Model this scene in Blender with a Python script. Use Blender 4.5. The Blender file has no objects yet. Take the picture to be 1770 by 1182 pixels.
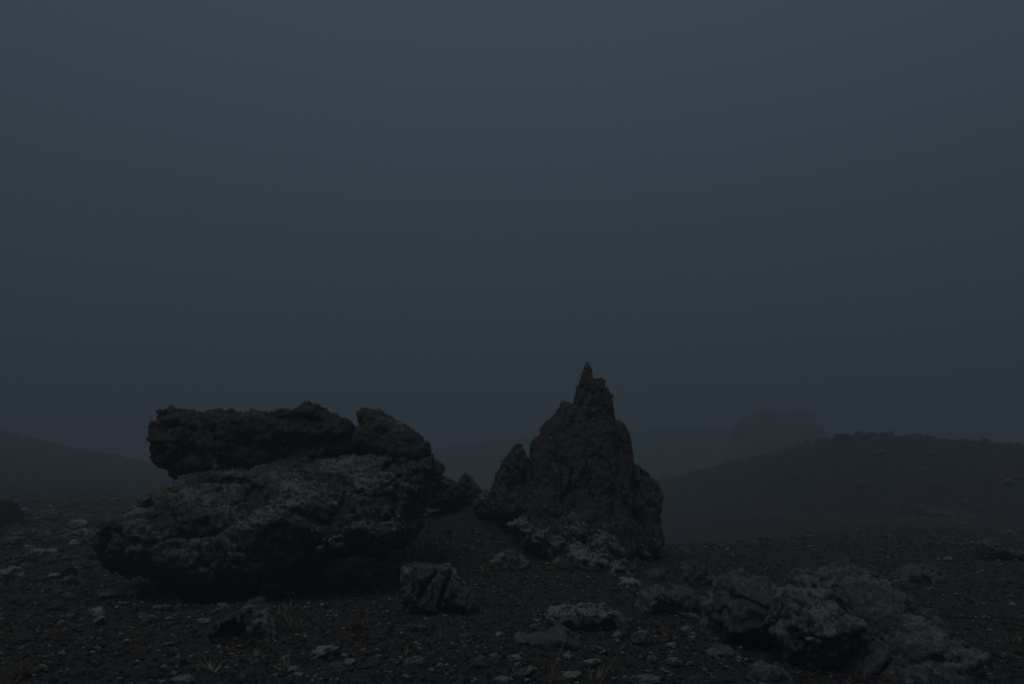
import bpy, math, random
import numpy as np

random.seed(7)
rng = np.random.default_rng(7)
R = math.radians
scene = bpy.context.scene
COL = scene.collection

# ------------------------------------------------------------------ camera
FPX = 1180.0                      # focal length in photograph pixels (24 mm on 36 mm, 1770 px wide)
PITCH = math.atan((850 - 591) / FPX)
CAMZ = 1.3
cd = bpy.data.cameras.new("camera")
cd.sensor_width = 36.0
cd.lens = 24.0
cd.clip_start = 0.05
cd.clip_end = 2000
cam = bpy.data.objects.new("camera", cd)
COL.objects.link(cam)
cam.location = (0, 0, CAMZ)
cam.rotation_euler = (R(90) + PITCH, 0, 0)
scene.camera = cam

# ------------------------------------------------------------------ sky: overcast dusk
SUN_EL, SUN_ROT = R(60), R(212)
world = bpy.data.worlds.new("World")
scene.world = world
world.use_nodes = True
nt = world.node_tree
nt.nodes.clear()
N, L = nt.nodes.new, nt.links.new
wo = N("ShaderNodeOutputWorld")
bg = N("ShaderNodeBackground")
bg.inputs["Strength"].default_value = 0.075
sky = N("ShaderNodeTexSky")
sky.sky_type = 'NISHITA'
sky.sun_disc = False
sky.sun_elevation = SUN_EL
sky.sun_rotation = SUN_ROT
sky.air_density = 1.5
sky.dust_density = 3.0
# closed cloud cover: the standard overcast sky, three times as bright overhead as at the horizon
tc = N("ShaderNodeTexCoord")
sx = N("ShaderNodeSeparateXYZ")
L(tc.outputs["Generated"], sx.inputs[0])
mz = N("ShaderNodeMath"); mz.operation = 'MAXIMUM'; mz.inputs[1].default_value = 0.0
L(sx.outputs["Z"], mz.inputs[0])
ma = N("ShaderNodeMath"); ma.operation = 'MULTIPLY_ADD'
ma.inputs[1].default_value = 2.6; ma.inputs[2].default_value = 1.0
L(mz.outputs[0], ma.inputs[0])
cl = N("ShaderNodeVectorMath"); cl.operation = 'SCALE'
cl.inputs[0].default_value = (1.38, 2.40, 3.10)
L(ma.outputs[0], cl.inputs["Scale"])
mx = N("ShaderNodeMix"); mx.data_type = 'RGBA'
mx.inputs["Factor"].default_value = 0.94
L(sky.outputs[0], mx.inputs["A"]); L(cl.outputs[0], mx.inputs["B"])
L(mx.outputs["Result"], bg.inputs["Color"])
L(bg.outputs[0], wo.inputs["Surface"])

sd = bpy.data.lights.new("sun", 'SUN')
sd.energy = 1.5
sd.angle = R(36)
sd.color = (1.0, 0.95, 0.89)
sun = bpy.data.objects.new("sun", sd)
COL.objects.link(sun)
sun.rotation_euler = (R(90) - SUN_EL, 0, math.pi - SUN_ROT)

scene.view_settings.view_transform = 'Standard'
scene.view_settings.look = 'None'
scene.view_settings.gamma = 1.0
scene.view_settings.use_curve_mapping = False
scene.view_settings.exposure = -2.55

cy = scene.cycles
cy.use_denoising = True
cy.max_bounces = 5
cy.diffuse_bounces = 2
cy.glossy_bounces = 2
cy.volume_bounces = 3
cy.use_adaptive_sampling = False

# ------------------------------------------------------------------ pixel -> place
CP, SP = math.cos(PITCH), math.sin(PITCH)

def ray(px, py):
    cx, cyy = (px - 885) / FPX, (591 - py) / FPX
    return np.array([cx, CP - cyy * SP, SP + cyy * CP])

def at(px, py, D):
    d = ray(px, py)
    p = d * (D / d[1])
    return np.array([p[0], D, p[2] + CAMZ])

# ------------------------------------------------------------------ noise
_perm = np.random.default_rng(11).permutation(256).astype(np.int32)
_perm = np.concatenate([_perm, _perm, _perm])
_grad = np.random.default_rng(12).normal(size=(256, 3))
_grad = (_grad / np.linalg.norm(_grad, axis=1)[:, None]).astype(np.float32)

from concurrent.futures import ThreadPoolExecutor
_pool = ThreadPoolExecutor(4)
_gx, _gy, _gz = (np.ascontiguousarray(_grad[:, c]) for c in range(3))

def _chunks(fn, p):
    """run fn over slices of the points in parallel"""
    p = np.asarray(p, dtype=np.float32)
    if len(p) < 30000: return fn(p)
    r_ = list(_pool.map(fn, [p[k:k + 30000] for k in range(0, len(p), 30000)]))
    return tuple(np.concatenate(q) for q in zip(*r_)) if isinstance(r_[0], tuple) else np.concatenate(r_)

def _perlin(p):
    fl = np.floor(p)
    i = fl.astype(np.int32) & 255
    f = p - fl
    ix, iy, iz = (np.ascontiguousarray(i[:, c]) for c in range(3))
    fx, fy, fz = (np.ascontiguousarray(f[:, c]) for c in range(3))
    ux, uy, uz = (q * q * q * (q * (q * 6 - 15) + 10) for q in (fx, fy, fz))
    out = np.zeros(len(p), np.float32)
    for dx in (0, 1):
        wx = ux if dx else 1 - ux
        a = _perm.take(ix + dx)
        for dy in (0, 1):
            wy = wx * (uy if dy else 1 - uy)
            b = _perm.take(a + iy + dy)
            for dz in (0, 1):
                h = _perm.take(b + iz + dz)
                out += wy * (uz if dz else 1 - uz) * (_gx.take(h) * (fx - dx) + _gy.take(h) * (fy - dy) + _gz.take(h) * (fz - dz))
    return out * 1.5

def perlin(p):
    return _chunks(_perlin, p)

def fbm(p, freq, octs, gain=0.5, ridged=False, off=0.0):
    p = np.asarray(p, dtype=np.float32)
    out = np.zeros(len(p), np.float32)
    a = 1.0
    for o in range(octs):
        n = perlin(p * freq + (off + 17.3 * o))
        out += a * ((0.45 - np.abs(n) * 1.6) if ridged else n)
        freq *= 2.07
        a *= gain
    return out

def worley(p, freq, seed=0):
    """distance to the nearest and second nearest cell point, and the tilt of the nearest cell's own facet"""
    return _chunks(lambda q: _worley(q * np.float32(freq), seed), p)

def _worley(p, seed):
    i = np.floor(p).astype(np.int32)
    f1 = np.full(len(p), 9.0, np.float32); f2 = f1.copy(); g1 = np.zeros(len(p), np.float32)
    for dx in (-1, 0, 1):
        for dy in (-1, 0, 1):
            for dz in (-1, 0, 1):
                c = i + np.array([dx, dy, dz], np.int32)
                h = _perm[_perm[_perm[(c[:, 0] + seed) & 255] + (c[:, 1] & 255)] + (c[:, 2] & 255)]
                j = np.stack([_perm[h], _perm[h + 71], _perm[h + 157]], 1).astype(np.float32) / 255.0
                e = (c + j) - p
                d = e[:, 0] * e[:, 0] + e[:, 1] * e[:, 1] + e[:, 2] * e[:, 2]
                cl_ = d < f1
                hn = h[cl_]; en = e[cl_]
                g1[cl_] = en[:, 0] * _gx.take(hn) + en[:, 1] * _gy.take(hn) + en[:, 2] * _gz.take(hn)
                lo = np.minimum(d, f1)
                f2 = np.minimum(f2, np.maximum(d, f1))
                f1 = lo
    return np.sqrt(f1), np.sqrt(f2), g1

def sstep(a, b, x):
    t = np.clip((x - a) / (b - a), 0, 1)
    return t * t * (3 - 2 * t)

# ------------------------------------------------------------------ terrain
def ground_low(x, y):
    x = np.asarray(x, float); y = np.asarray(y, float)
    z = np.zeros(np.broadcast(x, y).shape)
    # cinder mound between the two great rocks
    z = z + 0.98 * np.exp(-((x + 0.95) / 1.7) ** 2 - ((y - 13.2) / 2.0) ** 2)
    z = z + 0.30 * np.exp(-((x - 1.3) / 2.0) ** 2 - ((y - 12.8) / 2.0) ** 2)
    # plain rising gently on the left, beyond the boulder
    left = sstep(1.0, -7.0, x)
    z = z + left * 1.0 * sstep(9, 34, y)
    # ground breaking away beyond the spire, on the right
    right = sstep(0.5, 4.0, x) * sstep(11.5, 6.5, x)
    z = z - right * 1.5 * sstep(17.5, 25, y)
    z = z + 0.22 * sstep(3.5, 9.0, x) * sstep(7, 13, y)
    return z

def ground_z(x, y):
    x = np.asarray(x, float); y = np.asarray(y, float)
    sh = np.broadcast(x, y).shape
    X, Y = np.broadcast_to(x, sh).ravel(), np.broadcast_to(y, sh).ravel()
    p = np.stack([X, Y, np.zeros_like(X)], 1)
    z = ground_low(X, Y) + 0.07 * fbm(p, 0.45, 3) + 0.025 * fbm(p, 2.1, 2, off=5)
    return z.reshape(sh)

def hit(px, py):
    d = ray(px, py)
    ts = np.linspace(3.0, 60.0, 3000)
    P = d[None, :] * (ts / d[1])[:, None]
    below = P[:, 2] + CAMZ < ground_z(P[:, 0], P[:, 1])
    k = int(np.argmax(below)) if below.any() else len(ts) - 1
    q = P[k]
    return float(q[0]), float(q[1]), float(ground_z(q[0], q[1]))

# ------------------------------------------------------------------ mesh helpers
def mesh_from(name, V, F, smooth=True):
    V = np.asarray(V, np.float32); F = np.asarray(F, np.int32)
    me = bpy.data.meshes.new(name)
    k = F.shape[1]
    me.vertices.add(len(V)); me.vertices.foreach_set("co", V.ravel())
    me.loops.add(F.size); me.loops.foreach_set("vertex_index", F.ravel())
    me.polygons.add(len(F))
    me.polygons.foreach_set("loop_start", np.arange(0, F.size, k, dtype=np.int32))
    me.polygons.foreach_set("loop_total", np.full(len(F), k, np.int32))
    me.update(calc_edges=True)
    me.polygons.foreach_set("use_smooth", np.full(len(F), bool(smooth)))
    return me

def tag(o, label=None, cat=None, group=None, kind=None):
    if label: o["label"] = label
    if cat: o["category"] = cat
    if group: o["group"] = group
    if kind: o["kind"] = kind
    return o

def link(name, me, mat=None, parent=None, loc=None):
    o = bpy.data.objects.new(name, me)
    COL.objects.link(o)
    if mat is not None and len(me.materials) == 0:
        me.materials.append(mat)
    if parent is not None: o.parent = parent
    if loc is not None: o.location = loc
    return o

def vnormals(V, F):
    n = np.zeros_like(V)
    a = V[F[:, 2]] - V[F[:, 0]]
    b = V[F[:, 3 if F.shape[1] == 4 else 1]] - V[F[:, 1 if F.shape[1] == 4 else 0]]
    fn = np.cross(a, b) if F.shape[1] == 4 else np.cross(V[F[:, 1]] - V[F[:, 0]], V[F[:, 2]] - V[F[:, 0]])
    for k in range(F.shape[1]):
        for c in range(3):
            n[:, c] += np.bincount(F[:, k], fn[:, c], len(V))
    return n / np.maximum(np.linalg.norm(n, axis=1), 1e-9)[:, None]

# ------------------------------------------------------------------ materials
def new_mat(name):
    m = bpy.data.materials.new(name)
    m.use_nodes = True
    t = m.node_tree
    b = t.nodes["Principled BSDF"]
    return m, t, b

def ramp(t, fac, stops):
    r = t.nodes.new("ShaderNodeValToRGB")
    e = r.color_ramp.elements
    while len(e) < len(stops): e.new(0.5)
    for k, (pos, c) in enumerate(stops):
        e[k].position = pos
        e[k].color = (*c, 1) if len(c) == 3 else c
    t.links.new(fac, r.inputs[0])
    return r.outputs[0]

def tnoise(t, co, scale, detail=6, rough=0.6, dist=0.0):
    n = t.nodes.new("ShaderNodeTexNoise")
    n.inputs["Scale"].default_value = scale
    n.inputs["Detail"].default_value = detail
    n.inputs["Roughness"].default_value = rough
    n.inputs["Distortion"].default_value = dist
    t.links.new(co, n.inputs["Vector"])
    return n.outputs["Fac"]

def tmath(t, op, a, b=None, c=None):
    m = t.nodes.new("ShaderNodeMath"); m.operation = op
    for k, v in enumerate((a, b, c)):
        if v is None: continue
        if isinstance(v, (int, float)): m.inputs[k].default_value = v
        else: t.links.new(v, m.inputs[k])
    return m.outputs[0]

def tmix(t, fac, a, b):
    m = t.nodes.new("ShaderNodeMix"); m.data_type = 'RGBA'
    if isinstance(fac, (int, float)): m.inputs["Factor"].default_value = fac
    else: t.links.new(fac, m.inputs["Factor"])
    for k, v in (("A", a), ("B", b)):
        if isinstance(v, tuple): m.inputs[k].default_value = (*v, 1)
        else: t.links.new(v, m.inputs[k])
    return m.outputs["Result"]

def rock_mat(name, dark=(0.050, 0.041, 0.037), light=(0.265, 0.218, 0.194), lichen=0.3, lichen_col=(0.62, 0.64, 0.58),
             foot=None, moss=0.0, scale=1.0, rough=0.88, bump=0.9, warmth=0.5):
    """lichen: 0 none .. 1 most of the upward faces crusted"""
    m, t, b = new_mat(name)
    geo = t.nodes.new("ShaderNodeNewGeometry")
    co = geo.outputs["Position"]
    big = tnoise(t, co, 1.3 * scale, 4, 0.55)
    mid = tnoise(t, co, 16 * scale, 9, 0.85, 0.2)
    fine = tnoise(t, co, 70 * scale, 3, 0.8)
    base = tmix(t, ramp(t, mid, [(0.33, (0, 0, 0)), (0.72, (1, 1, 1))]), dark, light)
    warm = tmix(t, ramp(t, big, [(0.42, (0, 0, 0)), (0.68, (warmth,) * 3)]), base, (0.105, 0.080, 0.068))
    # crust lichen: patches with ragged rims, favouring faces that catch rain
    sn = t.nodes.new("ShaderNodeSeparateXYZ"); t.links.new(geo.outputs["Normal"], sn.inputs[0])
    up = tmath(t, 'MULTIPLY_ADD', sn.outputs["Z"], 0.10, 0.0)
    pat = tmath(t, 'ADD', tmath(t, 'MULTIPLY', tnoise(t, co, 1.9 * scale, 3, 0.5), 0.38),
                tmath(t, 'MULTIPLY', tnoise(t, co, 24 * scale, 8, 0.85, 0.3), 0.62))
    s = tmath(t, 'ADD', pat, up)
    if foot:   # lichen is thickest around the damp foot of the rock
        sp = t.nodes.new("ShaderNodeSeparateXYZ"); t.links.new(co, sp.inputs[0])
        mr = t.nodes.new("ShaderNodeMapRange"); t.links.new(sp.outputs["Z"], mr.inputs["Value"])
        mr.inputs["From Min"].default_value = foot[0]; mr.inputs["From Max"].default_value = foot[1]
        mr.inputs["To Min"].default_value = foot[2]; mr.inputs["To Max"].default_value = 0.0
        s = tmath(t, 'ADD', s, mr.outputs[0])
    th = 0.70 - 0.20 * lichen
    msk = ramp(t, s, [(max(th - 0.012, 0), (0, 0, 0)), (min(th + 0.06, 1), (1, 1, 1))])
    vo = t.nodes.new("ShaderNodeTexVoronoi"); vo.inputs["Scale"].default_value = 34 * scale
    wv = t.nodes.new("ShaderNodeVectorMath"); wv.operation = 'ADD'
    nz = t.nodes.new("ShaderNodeTexNoise"); nz.inputs["Scale"].default_value = 30 * scale
    t.links.new(co, nz.inputs["Vector"])
    ws = t.nodes.new("ShaderNodeVectorMath"); ws.operation = 'SCALE'; ws.inputs["Scale"].default_value = 0.03 / scale
    t.links.new(nz.outputs["Color"], ws.inputs[0]); t.links.new(co, wv.inputs[0]); t.links.new(ws.outputs[0], wv.inputs[1])
    t.links.new(wv.outputs[0], vo.inputs["Vector"])
    vs = t.nodes.new("ShaderNodeSeparateColor"); t.links.new(vo.outputs["Color"], vs.inputs[0])
    fth = tmath(t, 'MULTIPLY_ADD', pat, -1.6, 1.80 - 0.22 * lichen)        # single rosettes, thicker where the patches are
    fl = tmath(t, 'MULTIPLY', tmath(t, 'GREATER_THAN', vs.outputs[0], fth), tmath(t, 'MULTIPLY_ADD', vs.outputs[1], 0.6, 0.25))
    msk = tmath(t, 'MAXIMUM', msk, fl)
    lc = tmix(t, fine, tuple(c * 0.45 for c in lichen_col), lichen_col)
    col = tmix(t, msk if lichen > 0 else 0.0, warm, lc)
    if moss > 0:
        ms = tmath(t, 'ADD', tnoise(t, co, 3.7 * scale, 5, 0.6), up)
        mm = ramp(t, ms, [(0.72 - 0.1 * moss, (0, 0, 0)), (0.80 - 0.1 * moss, (1, 1, 1))])
        col = tmix(t, mm, col, (0.11, 0.095, 0.04))
    t.links.new(col, b.inputs["Base Color"])
    b.inputs["Roughness"].default_value = rough
    b.inputs["Specular IOR Level"].default_value = 0.35
    h = tmath(t, 'ADD', tmath(t, 'MULTIPLY', mid, 1.0), tmath(t, 'MULTIPLY', fine, 0.45))
    bp = t.nodes.new("ShaderNodeBump")
    bp.inputs["Strength"].default_value = bump
    bp.inputs["Distance"].default_value = 0.05
    t.links.new(h, bp.inputs["Height"]); t.links.new(bp.outputs[0], b.inputs["Normal"])
    return m

def cinder_mat(name, dark=(0.028, 0.022, 0.0195), light=(0.132, 0.105, 0.093), fleck=0.10, stony=0.0):
    m, t, b = new_mat(name)
    geo = t.nodes.new("ShaderNodeNewGeometry")
    co = geo.outputs["Position"]
    big = tnoise(t, co, 0.55, 4, 0.6)
    mid = tnoise(t, co, 7, 6, 0.7)
    grain = tnoise(t, co, 60, 5, 0.75)
    v = t.nodes.new("ShaderNodeTexVoronoi"); v.inputs["Scale"].default_value = 38
    t.links.new(co, v.inputs["Vector"])
    vc = t.nodes.new("ShaderNodeSeparateColor"); t.links.new(v.outputs["Color"], vc.inputs[0])
    mixv = tmath(t, 'ADD', tmath(t, 'MULTIPLY', mid, 0.4), tmath(t, 'ADD', tmath(t, 'MULTIPLY', grain, 0.35), tmath(t, 'MULTIPLY', vc.outputs[0], 0.25)))
    col = tmix(t, ramp(t, mixv, [(0.35, (0, 0, 0)), (0.68, (1, 1, 1))]), dark, light)
    col = tmix(t, ramp(t, big, [(0.45, (0, 0, 0)), (0.7, (0.5, 0.5, 0.5))]), col, (0.085, 0.062, 0.053))
    # scattered pale mineral and lichen flecks on single cinders
    fl = tmath(t, 'GREATER_THAN', vc.outputs[1], 1.0 - 0.12 * fleck)
    col = tmix(t, fl, col, (0.40, 0.39, 0.36))
    if stony > 0:
        s = tmath(t, 'ADD', tmath(t, 'MULTIPLY', tnoise(t, co, 0.9, 3, 0.6), 0.5), tmath(t, 'MULTIPLY', tnoise(t, co, 5.5, 6, 0.75), 0.5))
        col = tmix(t, ramp(t, s, [(0.60 - 0.08 * stony, (0, 0, 0)), (0.70 - 0.08 * stony, (1, 1, 1))]), col, (0.17, 0.16, 0.145))
    t.links.new(col, b.inputs["Base Color"])
    b.inputs["Roughness"].default_value = 0.95
    b.inputs["Specular IOR Level"].default_value = 0.25
    h = tmath(t, 'ADD', tmath(t, 'MULTIPLY', grain, 0.5), tmath(t, 'MULTIPLY', v.outputs["Distance"], -0.8))
    bp = t.nodes.new("ShaderNodeBump")
    bp.inputs["Strength"].default_value = 0.8; bp.inputs["Distance"].default_value = 0.03
    t.links.new(h, bp.inputs["Height"]); t.links.new(bp.outputs[0], b.inputs["Normal"])
    return m

def plain_mat(name, c1, c2, scale=20, rough=0.8):
    m, t, b = new_mat(name)
    geo = t.nodes.new("ShaderNodeNewGeometry")
    t.links.new(tmix(t, tnoise(t, geo.outputs["Position"], scale, 4, 0.7), c1, c2), b.inputs["Base Color"])
    b.inputs["Roughness"].default_value = rough
    b.inputs["Specular IOR Level"].default_value = 0.2
    return m

M_CINDER = cinder_mat("black_cinder")
M_HILL = cinder_mat("hill_cinder", (0.018, 0.0145, 0.0125), (0.068, 0.055, 0.047), 0.5, stony=0.35)
M_BOULDER = rock_mat("boulder_lava", lichen=0.60)
M_SLAB = rock_mat("slab_lava", lichen=0.10)
M_CHUNK = rock_mat("chunk_lava", lichen=0.22)
M_SPIRE = rock_mat("spire_lava", dark=(0.045, 0.037, 0.033), light=(0.225, 0.184, 0.163), lichen=0.20, foot=(0.2, 1.4, 0.11))
M_DARK = rock_mat("dark_lava", dark=(0.080, 0.074, 0.071), light=(0.37, 0.338, 0.322), lichen=0.52, rough=0.72, warmth=0.05)
M_MIDDLE = rock_mat("grey_lava", dark=(0.075, 0.066, 0.061), light=(0.30, 0.262, 0.24), lichen=0.55, warmth=0.2)
M_PALE = rock_mat("pale_lichen_lava", dark=(0.08, 0.072, 0.068), light=(0.34, 0.31, 0.29), lichen=0.85, lichen_col=(0.72, 0.745, 0.70), warmth=0.2)
M_RUBBLE = rock_mat("rubble_lava", dark=(0.055, 0.047, 0.043), light=(0.21, 0.182, 0.168), lichen=0.38, warmth=0.2)
M_LEDGE = rock_mat("ledge_lava", dark=(0.07, 0.061, 0.056), light=(0.27, 0.235, 0.215), lichen=0.70, lichen_col=(0.68, 0.70, 0.65), warmth=0.3)
M_OCHRE = rock_mat("ochre_lichen_lava", dark=(0.09, 0.075, 0.06), light=(0.22, 0.18, 0.14), lichen=0.5, lichen_col=(0.34, 0.33, 0.22), moss=0.6)
M_FAR = rock_mat("distant_lava", lichen=0.15, scale=0.4)
M_GRASS = plain_mat("pale_grass", (0.30, 0.31, 0.17), (0.50, 0.47, 0.28), 30)
M_STRAW = plain_mat("dry_straw", (0.23, 0.20, 0.14), (0.36, 0.31, 0.21), 30)
M_RUST = plain_mat("rusty_dead_grass", (0.22, 0.115, 0.06), (0.33, 0.18, 0.09), 25)
M_LEAF = plain_mat("thrift_leaves", (0.10, 0.11, 0.05), (0.17, 0.17, 0.08), 40)
M_HEAD = plain_mat("faded_thrift_heads", (0.25, 0.16, 0.13), (0.36, 0.25, 0.21), 80)
M_PINK = plain_mat("pale_pink_petals", (0.52, 0.42, 0.44), (0.66, 0.58, 0.60), 80)
M_MOSS = plain_mat("yellow_green_moss", (0.10, 0.095, 0.03), (0.17, 0.155, 0.06), 40)

# ------------------------------------------------------------------ ground sheet
def polar_sheet(name, radii, az, zf, mat, close=False):
    A, Rr = np.meshgrid(az, radii)
    X = Rr * np.sin(A); Y = Rr * np.cos(A)
    Z = zf(X, Y, A, Rr)
    V = np.stack([X.ravel(), Y.ravel(), Z.ravel()], 1)
    nr, na = A.shape
    i = np.arange(nr - 1)[:, None] * na + np.arange(na - 1)[None, :]
    F = np.stack([i, i + 1, i + 1 + na, i + na], -1).reshape(-1, 4)
    F = F[:, ::-1]
    if close:
        j = np.arange(nr - 1) * na
        F = np.concatenate([F, np.stack([j + na - 1, j + 2 * na - 1, j + na, j], -1)])
    return link(name, mesh_from(name, V, F), mat)

def ground_full(X, Y, A, Rr):
    z = ground_z(X, Y)
    p = np.stack([X.ravel(), Y.ravel(), np.zeros(X.size)], 1)
    near = (Rr < 40).ravel() & (np.abs(A) < R(60)).ravel()
    d = np.zeros(X.size)
    q = p[near]
    f1, f2, _ = worley(q, 5.0, 3)
    clod = np.clip(0.45 - f1, 0, 1)
    msk = sstep(-0.1, 0.35, fbm(q, 0.8, 2, off=9))
    f3, _, _ = worley(q, 13.0, 5)
    d[near] = 0.022 * fbm(q, 7, 3, 0.6, off=3) + 0.05 * clod * msk + 0.030 * np.clip(0.5 - f3, 0, 1)
    far = ~near
    return z + d.reshape(X.shape)

az = np.concatenate([np.radians(np.linspace(-180, -50, 40))[:-1], np.radians(np.linspace(-50, 50, 720)),
                     np.radians(np.linspace(50, 180, 40))[1:-1]])
radii = np.concatenate([[0.02, 0.8, 1.6, 2.4, 3.0], np.geomspace(3.4, 30, 330), np.geomspace(31, 240, 60)])
g = polar_sheet("ground", radii, az, ground_full, M_CINDER, close=True)
tag(g, "black volcanic cinder ground strewn with stones", kind="structure")

# ------------------------------------------------------------------ hills
def hill(name, crest, depth, y0, zb, mat, back=14.0, rough=0.25, naz=260, nr=90, seed=0.0, label=None):
    """crest: (px, py) along the skyline, depth: (px, metres) of that skyline, y0: foot as a share of the depth"""
    cpx = np.array([c[0] for c in crest], float)
    cz, dp = [], []
    for px, py in crest:
        D = np.interp(px, [d[0] for d in depth], [d[1] for d in depth])
        cz.append(at(px, py, D)[2]); dp.append(D)
    taz = np.linspace(cpx[0], cpx[-1], naz)
    Z = np.interp(taz, cpx, cz); Dp = np.interp(taz, cpx, dp)
    tt = np.concatenate([np.linspace(y0, 1, int(nr * .7)), np.linspace(1, 1 + back / np.mean(dp), int(nr * .3) + 1)[1:]])
    T, PX = np.meshgrid(tt, taz, indexing='ij')
    ZC, DD = np.broadcast_to(Z, T.shape), np.broadcast_to(Dp, T.shape)
    Y = T * DD
    slope = (PX - 885) / FPX / CP
    X = slope * Y
    s = np.where(T <= 1, sstep(0, 1.08, (T - y0) / (1 - y0)) / sstep(0, 1.08, 1.0), 1 - sstep(0, 1, (T - 1) / (tt[-1] - 1)))
    edge = np.clip(np.minimum((PX - cpx[0]), (cpx[-1] - PX)) / 60.0, 0, 1)
    H = zb + (ZC - zb) * s * sstep(0, 1, edge) + 0.0
    p = np.stack([X.ravel(), Y.ravel(), np.zeros(X.size)], 1)
    n = fbm(p, 0.35, 3, off=seed) * 0.8 + np.clip(fbm(p, 1.6, 4, 0.6, off=seed + 3), -0.1, 1) * 0.9
    H = H + (rough * n).reshape(H.shape) * np.where(s > 0.02, 1, 0)
    V = np.stack([X.ravel(), Y.ravel(), H.ravel()], 1)
    nr_, na = X.shape
    i = np.arange(nr_ - 1)[:, None] * na + np.arange(na - 1)[None, :]
    F = np.stack([i, i + 1, i + 1 + na, i + na], -1).reshape(-1, 4)
    o = link(name, mesh_from(name, V, F), mat)
    o["kind"] = "structure"
    if label: o["label"] = label
    return o


HILL_R = dict(crest=[(760, 880), (900, 862), (1040, 842), (1150, 826), (1210, 812), (1290, 790), (1350, 777), (1400, 766), (1445, 755),
                     (1470, 751), (1505, 750), (1530, 757), (1570, 757), (1610, 764), (1680, 769), (1770, 780), (1900, 790), (2100, 800), (2300, 830)],
              depth=[(760, 95), (1150, 70), (1300, 59), (1450, 51), (1770, 43), (2300, 38)])
hr = hill("hill_right", y0=0.46, zb=-2.2, mat=M_HILL, rough=0.45, seed=1.0, back=18, naz=520, nr=170,
          label="stony dark hill rising behind the spire into the mist", **HILL_R)
hl = hill("hill_left", [(-600, 700), (-200, 718), (0, 741), (40, 752), (110, 768), (200, 786), (300, 806), (420, 826), (560, 842), (720, 856)],
          [(-600, 86), (0, 92), (720, 112)], 0.30, 0.5, M_HILL, rough=0.55, seed=4.0, back=30,
          label="dim bare hillside in the mist beyond the stone plain")
hf = hill("hill_far", [(500, 820), (640, 795), (760, 775), (860, 762), (980, 752), (1120, 742), (1250, 742), (1330, 750), (1450, 762), (1600, 800)],
          [(500, 165), (1600, 165)], 0.7, 0.0, M_HILL, rough=0.8, seed=8.0, back=30, naz=160, nr=50,
          label="faintest hill almost lost in the fog between boulder and spire")

# ------------------------------------------------------------------ implicit rocks
def seg_poly_sdf(PX, PZ, poly):
    """signed distance (negative inside) to a closed polygon"""
    d = np.full(PX.shape, 1e9); inside = np.zeros(PX.shape, bool)
    n = len(poly)
    for k in range(n):
        ax, az_ = poly[k]; bx, bz = poly[(k + 1) % n]
        ex, ez = bx - ax, bz - az_
        t = np.clip(((PX - ax) * ex + (PZ - az_) * ez) / max(ex * ex + ez * ez, 1e-12), 0, 1)
        d = np.minimum(d, (PX - ax - t * ex) ** 2 + (PZ - az_ - t * ez) ** 2)
        if abs(ez) > 1e-12:
            cr = ((az_ > PZ) != (bz > PZ)) & (PX < (ex) * (PZ - az_) / ez + ax)
            inside ^= cr
    d = np.sqrt(d)
    return np.where(inside, -d, d)

def surface_nets(f, origin, h):
    nx, ny, nz = f.shape
    s = f < 0
    c = [s[i:nx - 1 + i, j:ny - 1 + j, k:nz - 1 + k] for i in (0, 1) for j in (0, 1) for k in (0, 1)]
    cnt = np.zeros(c[0].shape, np.int8)
    for q in c: cnt += q
    act = (cnt > 0) & (cnt < 8)
    ci, cj, ck = np.nonzero(act)
    idx = np.full(act.shape, -1, np.int32); idx[ci, cj, ck] = np.arange(len(ci))
    acc = np.zeros((len(ci), 3)); num = np.zeros(len(ci))
    offs = [(i, j, k) for i in (0, 1) for j in (0, 1) for k in (0, 1)]
    for a in range(8):
        for b in range(a + 1, 8):
            o1, o2 = offs[a], offs[b]
            if sum(abs(p - q) for p, q in zip(o1, o2)) != 1: continue
            v1 = f[ci + o1[0], cj + o1[1], ck + o1[2]]; v2 = f[ci + o2[0], cj + o2[1], ck + o2[2]]
            m = (v1 < 0) != (v2 < 0)
            t = np.where(m, v1 / np.where(m, v1 - v2, 1), 0)
            for ax in range(3):
                acc[:, ax] += m * (o1[ax] + t * (o2[ax] - o1[ax]))
            num += m
    V = (np.stack([ci, cj, ck], 1) + acc / num[:, None]) * h + origin
    Fs = []
    for ax in range(3):
        u, v = (ax + 1) % 3, (ax + 2) % 3
        sl0 = [slice(1, -1)] * 3; sl1 = [slice(1, -1)] * 3
        sl0[ax] = slice(0, -1); sl1[ax] = slice(1, None)
        a, b = s[tuple(sl0)], s[tuple(sl1)]
        for flip, m in ((False, a & ~b), (True, ~a & b)):
            e = np.stack(np.nonzero(m), 1)
            e[:, u] += 1; e[:, v] += 1
            q = []
            for du, dv in ((-1, -1), (0, -1), (0, 0), (-1, 0)):
                w = e.copy(); w[:, u] += du; w[:, v] += dv
                q.append(idx[w[:, 0], w[:, 1], w[:, 2]])
            F = np.stack(q[::-1] if flip else q, 1)
            Fs.append(F)
    return V, np.concatenate(Fs)

def biggest_piece(V, F):
    lab = np.arange(len(V))
    for _ in range(400):
        m = lab[F].min(1)
        new = lab.copy()
        for k in range(F.shape[1]): np.minimum.at(new, F[:, k], m)
        new = new[new]
        if (new == lab).all(): break
        lab = new
    root = np.bincount(lab).argmax()
    keep = lab == root
    re = np.cumsum(keep) - 1
    return V[keep], re[F[keep[F].all(1)]]

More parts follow.
